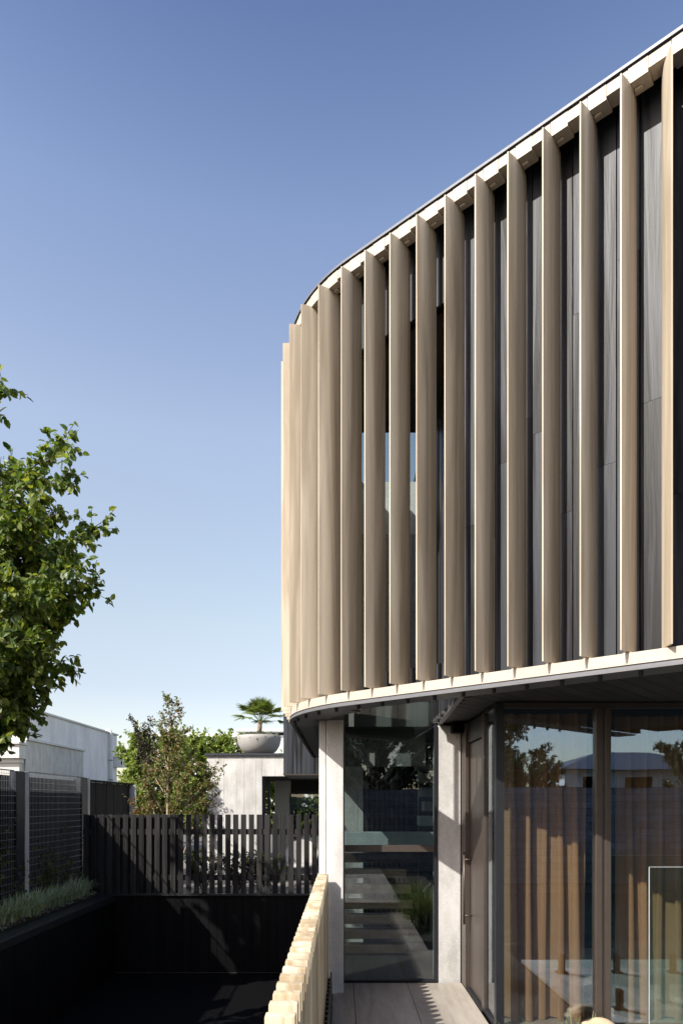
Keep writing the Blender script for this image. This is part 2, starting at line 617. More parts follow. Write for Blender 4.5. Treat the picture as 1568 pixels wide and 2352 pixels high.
pit = bx('sunken_court_floor', M['black'], None, -4.32, -0.10, -6.0, 12.96, -1.6, -1.5)
tag(pit, kind='structure')
pw = bx('sunken_court_wall', M['black'], None, -4.32, 0.3, 12.99, 13.06, -1.6, -0.02)
tag(pw, 'black board lined wall below the slatted fence', 'wall', kind='structure')
nb = 26
for i in range(nb):
    xx = -4.31 + i * 0.163
    bx('board', M['black_board'], pw, xx, xx + 0.158, 12.965, 12.989, -1.498, -0.025)
bx('rail', M['bronze'], pw, -4.3, -0.1, 12.955, 12.964, -1.49, -1.478)
pl = bx('retaining_wall', M['black'], None, -4.34, -4.30, -6, 12.95, -1.6, -0.125)
tag(pl, 'black retaining wall on the fence side of the sunken court', 'wall', kind='structure')
for i in range(30):
    yy = 6.2 + i * 0.225
    bx('board', M['black_board'], pl, -4.299, -4.28, yy, yy + 0.22, -1.498, -0.13)
pr = bx('court_side_wall', M['black_board'], None, -0.10, -0.06, -6, 12.9, -1.6, -0.14)
tag(pr, kind='structure')

deck = bx('deck', M['black'], None, -0.083, 1.20, -6, 6.64, -0.115, -0.03)
tag(deck, kind='structure')


def tile(x0, x1, y0, y1, name='paving_tile'):
    bx(name, M['tile'], deck, x0 + 0.0025, x1 - 0.0025, y0 + 0.0025, y1 - 0.0025, -0.03, 0.0, bevel=0.002)


for (a, b) in ((-0.08, 0.115), (0.115, 0.633), (0.633, 1.165)):
    tile(a, b, 5.27, 6.62)
for k in range(6):
    ya = 2.47 + k * 0.467
    for (a, b) in ((-0.08, 0.115), (0.115, 0.633), (0.633, 1.03)):
        bx('paving_slab', M['tile'], deck, a + 0.002, b - 0.002, ya + 0.012, ya + 0.455, -0.03, 0.0, bevel=0.003)
for k in range(8):
    ya = 1.4 - (k + 1) * 0.9
    for (a, b) in ((-0.08, 0.115), (0.115, 0.633), (0.633, 1.03)):
        tile(a, b, ya, ya + 0.9)

terrace = bx('pool_terrace', M['black'], None, 2.0, 9.0, 2.9, 5.10, -0.115, -0.03)
tag(terrace, kind='structure')
for i in range(6):
    for j in range(4):
        bx('terrace_tile', M['tile'], terrace, 2.0 + i * 0.9 + .002, 2.0 + i * 0.9 + .896, 5.09 - (j + 1) * 0.545 + .003, 5.09 - j * 0.545 - .002, -0.03, 0.0)
tag(bx('pool_water', M['water'], None, 2.0, 9.0, -3.4, 2.89, -0.119, -0.10), kind='structure')
bed = bx('garden_bed', M['soil'], None, 1.205, 1.995, -3.4, 5.18, -0.118, -0.04)
tag(bed, kind='structure')

# ------------------------------------------------------------------ the house
house = empty('house', (1.0, 6.0, 0), 'modern house with a curved screen of pale timber fins over a glazed ground floor', 'house')

# fins
NP = 14
prof = [(-0.004, 0.0), (0.005, 0.0)]
for i in range(1, NP):
    v = 0.236 * i / (NP - 1)
    w = 0.005 + 0.020 * math.sin(math.pi * (i / (NP - 1)) * 0.88)
    prof.append((w, v))
prof.append((-0.004, 0.236))
fin_me = MB().prism(prof, Z_FB, Z_FT, smooth=True).mesh('fin', M['fin'], sharp=42)
for k in range(-26, 10):
    p, n, t = frame(k * SP)
    inst('fin', fin_me, house, (p.x, p.y, 0), math.atan2(-n.x, n.y))
# the fin that opens the other way at the end of the screen
prof2 = [(-a, b) for a, b in prof][::-1]
fin2 = MB().prism(prof2, Z_FB, Z_FT, smooth=True).mesh('fin', M['fin'], sharp=42)
inst('fin', fin2, house, (1.804, 3.731, 0), math.atan2(-0.27, 0.963))

# fascia, band and their shadow gaps, one run per fin bay
for k in range(-26, 14):
    s = k * SP
    a = s + 0.012
    b = s + SP * 0.52
    c = s + SP + 0.008
    ring_strip(MB(), a, b - 0.001, 0.086, 0.185, 5.893, 5.985).build('fascia_panel', M['fascia'], house)
    ring_strip(MB(), b + 0.001, c, 0.088, 0.185, 5.913, 5.985).build('fascia_panel', M['fascia'], house)
    ring_strip(MB(), s - 0.0, s + SP - 0.0015, 0.078, 0.14, 2.543, 2.611).build('band_panel', M['fascia'], house)
    if k < 10:
        p, n, t = frame(s)
        inst('fin_bracket', MB().box(-0.018, 0.028, 0.085, 0.15, 2.6115, 2.6165).mesh('fin_bracket', M['fascia']) if k == -26 else br_me, house, (p.x, p.y, 0), math.atan2(-n.x, n.y))
        if k == -26: br_me = bpy.data.objects['fin_bracket'].data
        inst('fin_clip', MB().box(0.03, 0.075, 0.13, 0.16, 5.878, 5.892).mesh('fin_clip', M['fascia'], bevel=0.004) if k == -26 else cl_me, house, (p.x, p.y, 0), math.atan2(-n.x, n.y))
        if k == -26: cl_me = bpy.data.objects['fin_clip'].data
ring_strip(MB(), S_END, S_R, 0.080, 0.30, 5.986, 5.993).build('roof_capping', M['black'], house)
ring_strip(MB(), S_END, S_R, 0.076, 0.14, 5.9935, 6.012).build('roof_edge', M['strip'], house)
ring_strip(MB(), S_END, S_R, 0.086, 0.15, 2.524, 2.5425).build('band_edge', M['strip'], house)
plate = MB()
ring_strip(plate, S_END, -0.2, 0.075, 0.42, Z_SOF - 0.012, 2.5235)
plate = plate.build('ring_plate', M['grey_plate'], house)
plate2 = MB()
ring_strip(plate2, -0.199, S_R, 0.075, 0.30, Z_SOF - 0.012, 2.5235)
plate2 = plate2.build('ring_plate', M['grey_plate'], house)
bolt_me = MB().lathe([(0.011, -0.03), (0.014, -0.022), (0.014, -0.004), (0.016, 0.0)], (0, 0, 0), 10).mesh('bolt', M['bolt'])
for k in range(-26, 13):
    p = pt((k + 0.3) * SP, 0.125)
    inst('bolt', bolt_me, plate if (k + 0.3) * SP < -0.2 else plate2, (p.x, p.y, Z_SOF - 0.012))


# clad walls
def plank_wall(root, s0, s1, off, z0, z1, w=0.137, mat='char', name='plank', jitter=0.004):
    s = s0
    while s < s1 - 0.02:
        e = min(s + w, s1)
        a, b = pt(s + 0.003, off), pt(e - 0.004, off)
        d = (b - a)
        d.normalize()
        nn = Vector((-d.y, d.x))
        if nn.dot(frame(s)[1]) < 0: nn = -nn
        j = random.uniform(0, jitter)
        a2, b2 = a + nn * j, b + nn * j
        q = [a2, b2, b2 + nn * 0.02, a2 + nn * 0.02]
        cuts = [z0, z1]
        if z1 - z0 > 2: cuts = [z0, z0 + random.uniform(0.25, 0.75) * (z1 - z0), z1]
        for za, zb in zip(cuts[:-1], cuts[1:]):
            MB().prism([(v.x, v.y) for v in q], za + (0.002 if za > z0 else 0), zb).build(name, M[mat], root)
        s = e


S_W = 0.90
w1 = ring_strip(MB(), S_W + 0.01, S_R, 0.294, 0.36, 2.53, 5.985).build('upper_wall', M['black'], house)
plank_wall(w1, S_W, S_R, 0.27, 2.61, 5.985)
w2 = ring_strip(MB(), -S_ARC - 0.6, S_W - 0.01, 0.294, 0.36, 5.42, 5.985).build('bulkhead', M['black'], house)
plank_wall(w2, -S_ARC - 0.6, S_W, 0.27, 5.40, 5.985)
w3 = ring_strip(MB(), -S_ARC - 0.6, S_W - 0.01, 0.294, 0.36, 2.53, 2.755).build('upstand', M['black'], house)
plank_wall(w3, -S_ARC - 0.6, S_W, 0.27, 2.60, 2.77)
w4 = ring_strip(MB(), S_END, -S_ARC - 0.61, 0.294, 0.36, 2.53, 5.985).build('upper_wall', M['black'], house)
plank_wall(w4, S_END, -S_ARC - 0.6, 0.27, 2.60, 5.985)
# window in the dark wall at the far right edge
wf = MB()
ring_strip(wf, 2.62, 3.6, 0.262, 0.269, 3.05, 5.3)
wd = wf.build('upper_window', M['dark_metal'], house)
ring_strip(MB(), 2.66, 3.56, 0.256, 0.2615, 3.10, 5.25).build('pane', M['glass_fence'], wd)

# return wall of boards beside the tall glass
RA, RB = Vector((0.852, 4.915)), Vector((0.945, 6.64))
rd = (RB - RA).normalized()
rn = Vector((rd.y, -rd.x))
w5 = MB().prism([tuple(RA + rn * 0.024 + rd * 0.01), tuple(RB + rn * 0.024), tuple(RB + rn * 0.07), tuple(RA + rn * 0.07 + rd * 0.01)], 2.53, 5.985).build('return_wall', M['black'], house)
L = (RB - RA).length
k = 0
while k * 0.095 < L - 0.03:
    a = RA + rd * (k * 0.095 + 0.002)
    b = RA + rd * (min((k + 1) * 0.095, L) - 0.003)
    j = random.uniform(0, 0.004)
    MB().prism([tuple(a + rn * j), tuple(b + rn * j), tuple(b + rn * (j + 0.02)), tuple(a + rn * (j + 0.02))], 2.535, 5.985).build('plank', M['char'], w5)
    k += 1

# soffit boards running in from the screen
sof = MB()
sof.add([(0.95, 6.9, 2.56), (0.95, 5.05, 2.56), (2.2, 3.9, 2.56), (3.6, 2.7, 2.56), (5.2, 4.6, 2.56), (5.2, 9.0, 2.56), (0.95, 9.0, 2.56),
         (0.95, 6.9, 2.6), (0.95, 5.05, 2.6), (2.2, 3.9, 2.6), (3.6, 2.7, 2.6), (5.2, 4.6, 2.6), (5.2, 9.0, 2.6), (0.95, 9.0, 2.6)],
        [(6, 5, 4, 3, 2, 1, 0), (7, 8, 9, 10, 11, 12, 13)] + [(i, (i + 1) % 7, 7 + (i + 1) % 7, 7 + i) for i in range(7)])
sof = sof.build('soffit', M['black'], house)
s = -0.75
while s < 3.6:
    e = s + 0.118
    tipa = F0 + U * s
    start = max(0.302, (0.872 + 0.05 * 0 - tipa.x) / NI.x + 0.0)
    a = F0 + U * (s + 0.002) + NI * start
    b = F0 + U * (e - 0.003) + NI * start
    ln = 3.0
    zz = 2.523 + random.uniform(0, 0.003)
    MB().prism([tuple(a), tuple(b), tuple(b + NI * ln), tuple(a + NI * ln)], zz, 2.552).build('soffit_board', M['char_soffit'], sof)
    s = e
MB().prism([tuple(RA - rn * 0.006), tuple(RB - rn * 0.006), tuple(RB + rn * 0.03), tuple(RA + rn * 0.03)], 2.507, 2.5225).build('soffit_trim', M['strip'], house)

# roof and the dark ceiling over the entry void
roof = MB()
rp = [pt(s, 0.30) for s in (S_R, 0.0, -0.3, -0.6, -0.9, -1.2, -S_ARC - 0.6)]
rp = [tuple(p) for p in rp] + [(0.05, 7.2), (0.05, 6.78), (0.98, 6.78), (0.98, 11.5), (6.5, 11.5), (6.5, 2.2)]
roof.prism(rp, 5.994, 6.006)
roof.build('roof', M['roof'], house)
vc = [tuple(pt(s, 0.37)) for s in (S_W, 0.0, -0.3, -0.6, -0.9, -1.2, -S_ARC - 0.3)] + [(0.05, 6.84), (0.05, 6.75), (0.94, 6.75)]
MB().prism(vc, 5.405, 5.45).build('void_ceiling', M['dark_in'], house)

# columns
lc = MB().box(-0.140, 0.020, 6.28, 6.70, -0.02, 2.507).build('column', M['concrete'], house, bevel=0.006)
MB().box(-0.206, -0.143, 6.283, 6.70, -0.02, 2.507).build('column', M['concrete'], house, bevel=0.006)
MB().box(0.937, 1.163, 6.66, 7.0, -0.02, 2.50).build('column', M['concrete'], house, bevel=0.006)

# tall entry glass
ew = bx('entry_window', M['dark_metal'], house, 0.03, 0.905, 6.655, 6.70, 0.0, 0.016)
bx('frame', M['dark_metal'], ew, 0.905, 0.930, 6.645, 6.705, 0.0, 2.5)
bx('frame', M['dark_metal'], ew, 0.022, 0.032, 6.645, 6.705, 0.0, 5.40)
bx('transom', M['bronze'], ew, 0.033, 0.904, 6.63, 6.71, 1.268, 1.333, bevel=0.003)
bx('pane', M['glass'], ew, 0.034, 0.903, 6.672, 6.682, 0.017, 1.267)
bx('pane', M['glass'], ew, 0.034, 0.903, 6.672, 6.682, 1.334, 5.40)
sw = bx('side_window', M['dark_metal'], house, -0.11, -0.07, 6.72, 10.6, 0.0, 0.02)
bx('pane', M['glass'], sw, -0.095, -0.085, 6.72, 10.6, 0.021, 2.48)

# door wall
dw = bx('door', M['bronze'], house, 1.205, 1.245, 5.80, 6.42, 0.02, 2.30, bevel=0.002)
hd = MB().tube([(1.135, 6.33, 0.62), (1.135, 6.33, 1.29)], 0.011, 10).build('handle', M['bronze'], dw)
MB().tube([(1.135, 6.33, 0.70), (1.206, 6.33, 0.70)], 0.008, 8).build('handle_mount', M['bronze'], dw)
MB().tube([(1.135, 6.33, 1.22), (1.206, 6.33, 1.22)], 0.008, 8).build('handle_mount', M['bronze'], dw)
bx('jamb', M['bronze'], dw, 1.166, 1.26, 6.43, 6.655, 0.0, 2.50, bevel=0.002)
bx('jamb', M['bronze'], dw, 1.185, 1.25, 5.69, 5.785, 0.0, 2.50, bevel=0.002)
bx('door_head', M['dark_metal'], dw, 1.19, 1.25, 5.786, 6.429, 2.31, 2.50)
bx('threshold', M['dark_metal'], dw, 1.168, 1.25, 5.70, 6.428, 0.0, 0.014)
bx('door_closer', M['black'], house, 1.06, 1.19, 6.50, 6.64, 2.42, 2.505)
cw0 = bx('corner_side_window', M['dark_metal'], house, 1.185, 1.235, 5.30, 5.688, 0.0, 0.03)
bx('pane', M['glass'], cw0, 1.205, 1.215, 5.30, 5.688, 0.031, 2.48)
bx('frame', M['dark_metal'], cw0, 1.185, 1.235, 5.30, 5.688, 2.481, 2.515)

# corner window facing the camera
cw = bx('corner_window', M['dark_metal'], house, 1.246, 4.6, 5.235, 5.29, 0.0, 0.03)
bx('frame', M['dark_metal'], cw, 1.183, 1.245, 5.232, 5.298, 0.0, 2.515)
bx('frame', M['bronze'], cw, 1.246, 4.6, 5.235, 5.29, 2.475, 2.515)
bx('mullion', M['bronze'], cw, 1.945, 1.995, 5.222, 5.31, 0.031, 2.474, bevel=0.003)
bx('mullion', M['bronze'], cw, 1.998, 2.015, 5.236, 5.30, 0.031, 2.474)
bx('mullion', M['bronze'], cw, 2.018, 2.062, 5.225, 5.31, 0.031, 2.474, bevel=0.003)
bx('pane', M['glass_dark'], cw, 1.246, 1.944, 5.256, 5.264, 0.031, 2.474)
bx('pane', M['glass_dark'], cw, 2.063, 4.6, 5.256, 5.264, 0.031, 2.474)

# rooms behind the glass
bx('room_floor', M['floor_in'], house, 1.25, 5.2, 5.30, 9.0, -0.1, 0.005)
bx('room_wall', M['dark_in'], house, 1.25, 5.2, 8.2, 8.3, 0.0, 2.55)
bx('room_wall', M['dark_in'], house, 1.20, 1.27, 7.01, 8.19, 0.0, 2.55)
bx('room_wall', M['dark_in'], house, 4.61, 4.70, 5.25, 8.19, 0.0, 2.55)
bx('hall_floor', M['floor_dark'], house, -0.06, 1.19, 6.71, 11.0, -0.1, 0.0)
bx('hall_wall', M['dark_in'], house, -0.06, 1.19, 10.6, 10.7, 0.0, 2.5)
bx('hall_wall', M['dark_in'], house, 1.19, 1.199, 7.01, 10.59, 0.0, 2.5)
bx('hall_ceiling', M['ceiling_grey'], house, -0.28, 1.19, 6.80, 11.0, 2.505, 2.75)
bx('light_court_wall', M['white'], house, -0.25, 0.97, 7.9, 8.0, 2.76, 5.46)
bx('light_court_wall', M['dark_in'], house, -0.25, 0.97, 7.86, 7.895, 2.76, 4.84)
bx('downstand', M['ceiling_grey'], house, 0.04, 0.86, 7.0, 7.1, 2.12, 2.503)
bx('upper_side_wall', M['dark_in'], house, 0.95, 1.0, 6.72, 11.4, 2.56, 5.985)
ss = bx('hall_screen', M['dark_in'], house, 0.30, 0.95, 9.62, 9.66, 0.0, 2.49)
for i in range(9):
    bx('screen_batten', M['timber_dark'], ss, 0.34 + i * 0.07, 0.372 + i * 0.07, 9.56, 9.615, 0.0, 2.49)

# dark box of boards at the far end of the screen
fb = bx('rear_bay', M['black'], house, -0.96, 0.2, 11.63, 13.4, 2.235, 5.95)
for i in range(15):
    bx('plank', M['char'], fb, -0.985 + i * 0.078, -0.985 + i * 0.078 + 0.074, 11.602 + random.uniform(0, .004), 11.628, 2.235, 5.95)
bx('rear_bay_lip', M['bronze'], fb, -0.99, 0.2, 11.59, 13.4, 2.212, 2.233)
for i in range(20):
    bx('plank', M['char'], fb, -0.985, -0.962, 11.64 + i * 0.086, 11.64 + i * 0.086 + 0.082, 2.235, 5.95)

# ------------------------------------------------------------------ staircase inside
st = empty('staircase', (0.5, 8.0, 0), 'indoor staircase with dark timber treads, pale wall and concrete landing behind the tall glass', 'staircase')
bx('landing', M['tread_conc'], st, 0.04, 1.1, 7.35, 7.5, 1.27, 1.43, bevel=0.004)
bx('stair_wall', M['concrete'], st, -0.04, 0.20, 8.3, 8.4, 0.0, 2.5)
bx('stair_wall', M['concrete'], st, 0.203, 0.262, 8.302, 8.4, 0.0, 2.5)
for i in range(7):
    z = 1.19 - i * 0.178
    bx('tread', M['timber_dark'], st, 0.03, 0.86 - i * 0.02, 7.50 + i * 0.05, 7.66 + i * 0.05, max(0.0, z - 0.10), max(0.05, z), bevel=0.004)
for i in range(7):
    z = 1.49 + i * 0.163
    bx('tread', M['tread_conc'], st, (0.86 if i == 0 else 0.945 - 0.012 * i), 1.18, 7.52 + i * 0.16, 7.80 + i * 0.16, z, z + 0.108, bevel=0.004)


# ------------------------------------------------------------------ curtains
def curtain(x0, x1, y, z0, z1, label, amp=0.075, wl=0.125, seed=1):
    rg = np.random.default_rng(seed)
    n = int((x1 - x0) / 0.006)
    xs = np.linspace(x0, x1, n)
    ph = np.cumsum(rg.normal(0, 0.035, n)) + 2 * np.pi * (xs - x0) / wl
    am = amp * (0.75 + 0.35 * np.sin(2 * np.pi * (xs - x0) / (wl * 3.3) + rg.uniform(0, 6)))
    zs = np.linspace(z0, z1, 12)
    V = []
    for z in zs:
        q = (z - z0) / (z1 - z0)
        a = am * (1.08 - 0.2 * q)
        V.append(np.c_[xs + 0.045 * np.sin(2 * ph) * (1 - .3 * q) + 0.012 * np.sin(3 * q + ph * .3), y + a * np.sin(ph + 0.25 * np.sin(2.2 * q)), np.full(n, z) + (0.01 * np.sin(ph) if z == z0 else 0)])
    V = np.concatenate(V)
    F = []
    for i in range(len(zs) - 1):
        a = i * n + np.arange(n - 1)
        F.append(np.c_[a, a + 1, a + 1 + n, a + n])
    o = np_mesh('curtain', V, np.concatenate(F), M['curtain'], None, True)
    return tag(o, label, 'curtain', 'sheer curtains behind the corner glass')


curtain(1.27, 1.96, 5.50, 0.02, 2.46, 'folded brown sheer curtain behind the narrow glass pane nearest the door', seed=4)
curtain(2.20, 4.4, 5.50, 0.02, 2.44, 'brown sheer curtain behind the wide pane at the right edge', seed=9)

# ------------------------------------------------------------------ balustrade of battens
bal = empty('batten_balustrade', (-0.18, 4.0, 0), 'pale timber batten balustrade running beside the deck to the concrete column', 'balustrade')
bat_me = MB().box(-0.0475, 0.0475, -0.024, 0.024, -0.12, 1.10).mesh('batten', M['batten'], bevel=0.007, seg=2)
for i in range(40):
    yy = 1.50 + i * 0.1203
    o = inst('batten', bat_me, bal, (-0.197 + 0.0045 * yy + random.uniform(-.001, .001), yy, random.uniform(-0.0012, 0.0012)), random.uniform(-0.005, 0.005))
kb = bx('kerb_channel', M['dark_metal'], bal, -0.100, -0.086, 1.4, 6.24, 0.002, 0.20)
for i in range(39):
    yy = 1.56 + i * 0.1203
    bx('kerb_tooth', M['dark_metal'], bal, -0.122, -0.101, yy - 0.02, yy + 0.02, 0.10, 0.17)

# ------------------------------------------------------------------ slatted fence across the court
fn = empty('slatted_fence', (-2.3, 12.97, 0), 'black timber slat fence above the sunken court, sunlit on its right part', 'fence')
sl_me = MB().box(-0.049, 0.049, -0.011, 0.011, 0.02, 1.52).mesh('slat', M['slat'], bevel=0.002)
for i in range(36):
    xx = -4.83 + i * 0.149
    inst('slat', sl_me, fn, (xx + random.uniform(-.003, .003), 12.94, 0), 0)
bx('rail', M['slat'], fn, -4.9, 0.5, 12.953, 12.993, 1.14, 1.245)
bx('rail', M['slat'], fn, -4.9, 0.5, 12.953, 12.993, 0.27, 0.375)
bx('sill', M['dark_metal'], fn, -4.9, 0.5, 12.92, 13.05, -0.018, 0.016)
for i in range(36):
    xx = -4.83 + (i + 0.5) * 0.149
    if i < 12:
        bx('backing_slat', M['slat'], fn, xx - 0.045, xx + 0.045, 12.995, 13.013, 0.02, 1.51)

# ------------------------------------------------------------------ planter, mesh fence, boundary fence
plt = bx('planter_edge', M['dark_metal'], None, -4.62, -4.27, -2, 12.92, -0.12, 0.0, bevel=0.004)
tag(plt, kind='structure')
sl = bx('planter_soil', M['soil'], None, -5.35, -4.625, -2, 12.92, -0.118, 0.06)
tag(sl, kind='structure')
XM = -5.12
mf = empty('mesh_fence', (XM, 10.5, 0), 'galvanised mesh fence with concrete posts above the planter', 'fence')
for yp in (8.2, 10.88, 13.55):
    bx('concrete_post', M['concrete'], mf, XM - 0.06, XM + 0.10, yp - 0.02, yp + 0.11, -0.1, 2.24, bevel=0.004)
    bx('steel_post', M['post_paint'], mf, XM - 0.02, XM + 0.09, yp - 0.30, yp - 0.022, -0.1, 2.24, bevel=0.004)
for (ya, yb) in ((5.6, 7.88), (8.33, 10.56), (11.01, 13.23)):
    wv = MB()
    yy = ya
    while yy <= yb:
        wv.tube([(XM + 0.07, yy, 0.0), (XM + 0.07, yy, 2.245)], 0.0035, 4, False)
        yy += 0.052
    zz = 0.06
    while zz < 2.24:
        wv.tube([(XM + 0.079, ya - 0.02, zz), (XM + 0.079, yb + 0.02, zz)], 0.004, 4, False)
        zz += 0.112
    o = wv.build('mesh_panel', M['steel'], mf)
    tag(o, kind='stuff')
    bx('top_bar', M['steel'], mf, XM + 0.055, XM + 0.067, ya, yb, 2.235, 2.252)

bf = empty('paling_fence', (-5.4, 12, 0), 'tall dark timber paling fence on the boundary behind the mesh', 'fence')
ym = 3.0
pal = MB().box(-0.009, 0.009, -0.048, 0.048, -0.1, 2.18).mesh('paling', M['paling'])
while ym < 17.2:
    inst('paling', pal, bf, (-5.28 + random.uniform(-.004, .004), ym, 0 if ym < 13.7 else random.uniform(-.006, .002)), 0)
    ym += 0.1
bx('fence_cap', M['paling'], bf, -5.33, -5.21, 13.62, 17.25, 2.185, 2.225)
bx('fence_post', M['concrete'], bf, -5.27, -5.14, 17.0, 17.12, -0.1, 2.184)
bx('fence_post', M['concrete'], bf, -5.27, -5.16, 13.68, 13.8, -0.1, 2.184)
bx('fence_rail', M['slat'], bf, -5.35, -5.29, 3.0, 17.2, 1.7, 1.78)

# ------------------------------------------------------------------ neighbour's rendered building on the left
nbh = empty('neighbour_building', (-10, 23, 0), 'pale rendered block building with a stepped parapet over the boundary fence', 'building')
bx('side_wall', M['blockwork'], nbh, -9.4, -9.0, 19.5, 27.4, -0.1, 4.42)
bx('front_wall', M['plaster'], nbh, -17, -9.02, 19.40, 19.5, -0.1, 3.72)
bx('front_wall', M['blockwork'], nbh, -17, -9.41, 20.9, 21.0, 3.73, 4.42)
bx('coping', M['plaster'], nbh, -9.45, -8.95, 19.6, 27.45, 4.425, 4.485)
bx('render_panel', M['boardmarked'], nbh, -8.998, -8.965, 19.42, 23.75, -0.1, 3.52)
bx('ledge', M['plaster'], nbh, -8.998, -8.90, 19.42, 23.8, 3.525, 3.585)
bx('cornice', M['plaster'], nbh, -11.5, -8.95, 19.0, 19.39, 2.98, 3.36, bevel=0.01)
bx('cornice', M['plaster'], nbh, -11.55, -8.90, 18.92, 19.395, 3.362, 3.45, bevel=0.02)
bx('cornice', M['plaster'], nbh, -11.5, -9.0, 19.12, 19.392, 2.86, 2.978, bevel=0.02)
bx('pilaster', M['plaster'], nbh, -9.72, -9.05, 19.2, 19.397, -0.1, 2.858)
MB().tube([(-8.9, 26.4, -0.1), (-8.9, 26.4, 4.36), (-8.93, 26.4, 4.50), (-9.08, 26.4, 4.56)], 0.07, 12).build('downpipe', M['white'], nbh)
for z in (1.1, 2.6, 3.35):
    MB().tube([(-8.9, 26.4, z), (-8.9, 26.4, z + 0.05)], 0.083, 12).build('pipe_clip', M['steel'], nbh)
bx('rainhead', M['white'], nbh, -8.995, -8.66, 27.0, 27.38, 3.14, 3.52, bevel=0.01)
bx('rainhead', M['white'], nbh, -9.0, -8.63, 26.97, 27.41, 3.522, 3.58, bevel=0.01)
bx('outlet', M['black'], nbh, -8.70, -8.655, 26.985, 26.999, 3.25, 3.38)

# ------------------------------------------------------------------ garden room at the rear
gr = empty('garden_room', (-1.6, 17, 0), 'board-marked pale concrete garden room with a dark opening behind the slatted fence', 'building')
cwall = bx('concrete_wall', M['concrete'], gr, -3.13, -1.86, 16.03, 16.3, -0.1, 2.84)
random.seed(3)
xx = -3.15
while xx < -1.87:
    w = min(random.choice((0.17, 0.2, 0.24, 0.29)), -1.86 - xx)
    bx('concrete_board', M['boardmarked'], cwall, xx + .002, xx + w - .002, 16.0 + random.uniform(0, .008), 16.028, -0.1, 2.84)
    xx += w
lint = bx('lintel', M['concrete'], gr, -1.855, 0.4, 16.03, 16.3, 2.37, 2.84)
while xx < 0.3:
    w = random.choice((0.2, 0.24, 0.29))
    bx('concrete_board', M['boardmarked'], lint, xx + .002, xx + w - .002, 16.0 + random.uniform(0, .008), 16.028, 2.365, 2.84)
    xx += w
bx('roof_edge', M['roof'], gr, -3.2, 0.4, 15.95, 20.5, 2.845, 2.90)
bx('side_wall', M['concrete'], gr, -3.13, -2.9, 16.31, 20.4, -0.1, 2.84)
bx('ceiling', M['dark_in'], gr, -2.88, 1.0, 16.31, 20.4, 2.36, 2.5)
bx('door_frame', M['dark_metal'], gr, -1.858, -1.80, 16.1, 16.25, -0.1, 2.36)
bx('door_frame', M['dark_metal'], gr, -1.77, -1.70, 16.32, 16.38, -0.1, 2.355)
bx('inner_wall', M['plaster'], gr, -1.86, -1.42, 19.0, 19.1, -0.1, 2.355)
rw = bx('rear_window', M['dark_metal'], gr, -1.41, 0.9, 19.0, 19.08, 1.98, 2.06)
bx('blind', M['dark_in'], rw, -1.41, 0.9, 19.03, 19.05, 2.061, 2.355)
bx('pane', M['glass'], rw, -1.41, 0.9, 19.03, 19.04, -0.05, 1.978)
bx('mullion', M['dark_metal'], rw, -1.44, -1.40, 19.0, 19.08, -0.1, 1.978)
bx('patio', M['paving'], None, -4.8, 3, 13.1, 22, -0.119, -0.02)
tag(bpy.data.objects['patio'], kind='structure')

# chair seen between the slats
ch = empty('patio_chair', (-0.85, 14.6, 0), 'curved pale shell chair on the rear patio behind the slats', 'chair')
sh = MB()
pts = []
for i in range(13):
    t = math.pi * i / 12
    for j in range(5):
        q = j / 4
        sh.v.append((-0.85 + (0.30 + 0.05 * q) * math.cos(t), 14.6 + (0.26 + 0.08 * q) * math.sin(t), 0.38 + q * (0.28 + 0.28 * math.sin(t))))
for i in range(12):
    for j in range(4):
        a = i * 5 + j
        sh.f.append((a, a + 1, a + 6, a + 5))
        sh.sm.append(True)
sh.build('shell', M['bowl'], ch)
MB().lathe([(0.02, 0.36), (0.29, 0.37), (0.30, 0.42), (0.24, 0.45), (0.01, 0.455)], (-0.85, 14.58, 0), 20).build('seat', M['bowl'], ch)
for (dx, dy) in ((-.2, -.15), (.2, -.15), (-.2, .2), (.2, .2)):
    MB().tube([(-0.85 + dx * .8, 14.6 + dy * .8, 0.37), (-0.85 + dx, 14.6 + dy, -0.02)], 0.015, 8).build('leg', M['timber_dark'], ch)

# bowl planter on the garden room roof
bw = MB().lathe([(0.25, 0.0), (0.31, 0.012), (0.42, 0.10), (0.495, 0.23), (0.528, 0.37), (0.532, 0.455), (0.522, 0.462), (0.50, 0.455), (0.47, 0.39), (0.02, 0.37)], (-2.0, 16.62, 2.902), 48).build('bowl_planter', M['bowl'])
tag(bw, 'large grey concrete bowl planter on the rear roof edge', 'planter')

# far white building beyond the hedge
fw = empty('far_building', (-7, 46, 0), 'far white building with a flat parapet behind the hedge', 'building')
bx('wall', M['white'], fw, -12.5, -6.9, 46, 54, -0.1, 6.15)
bx('wall', M['white'], fw, -6.88, -1.0, 45, 54, -0.1, 6.15)
bx('parapet', M['white'], fw, -12.7, -6.85, 45.8, 54, 6.16, 6.4)
bx('parapet', M['white'], fw, -6.92, -0.8, 44.8, 54, 6.41, 6.62)
bx('parapet_line', M['steel'], fw, -12.7, -6.9, 45.74, 45.79, 6.10, 6.14)
bx('parapet_line', M['steel'], fw, -6.9, -0.8, 44.72, 44.79, 6.34, 6.38)

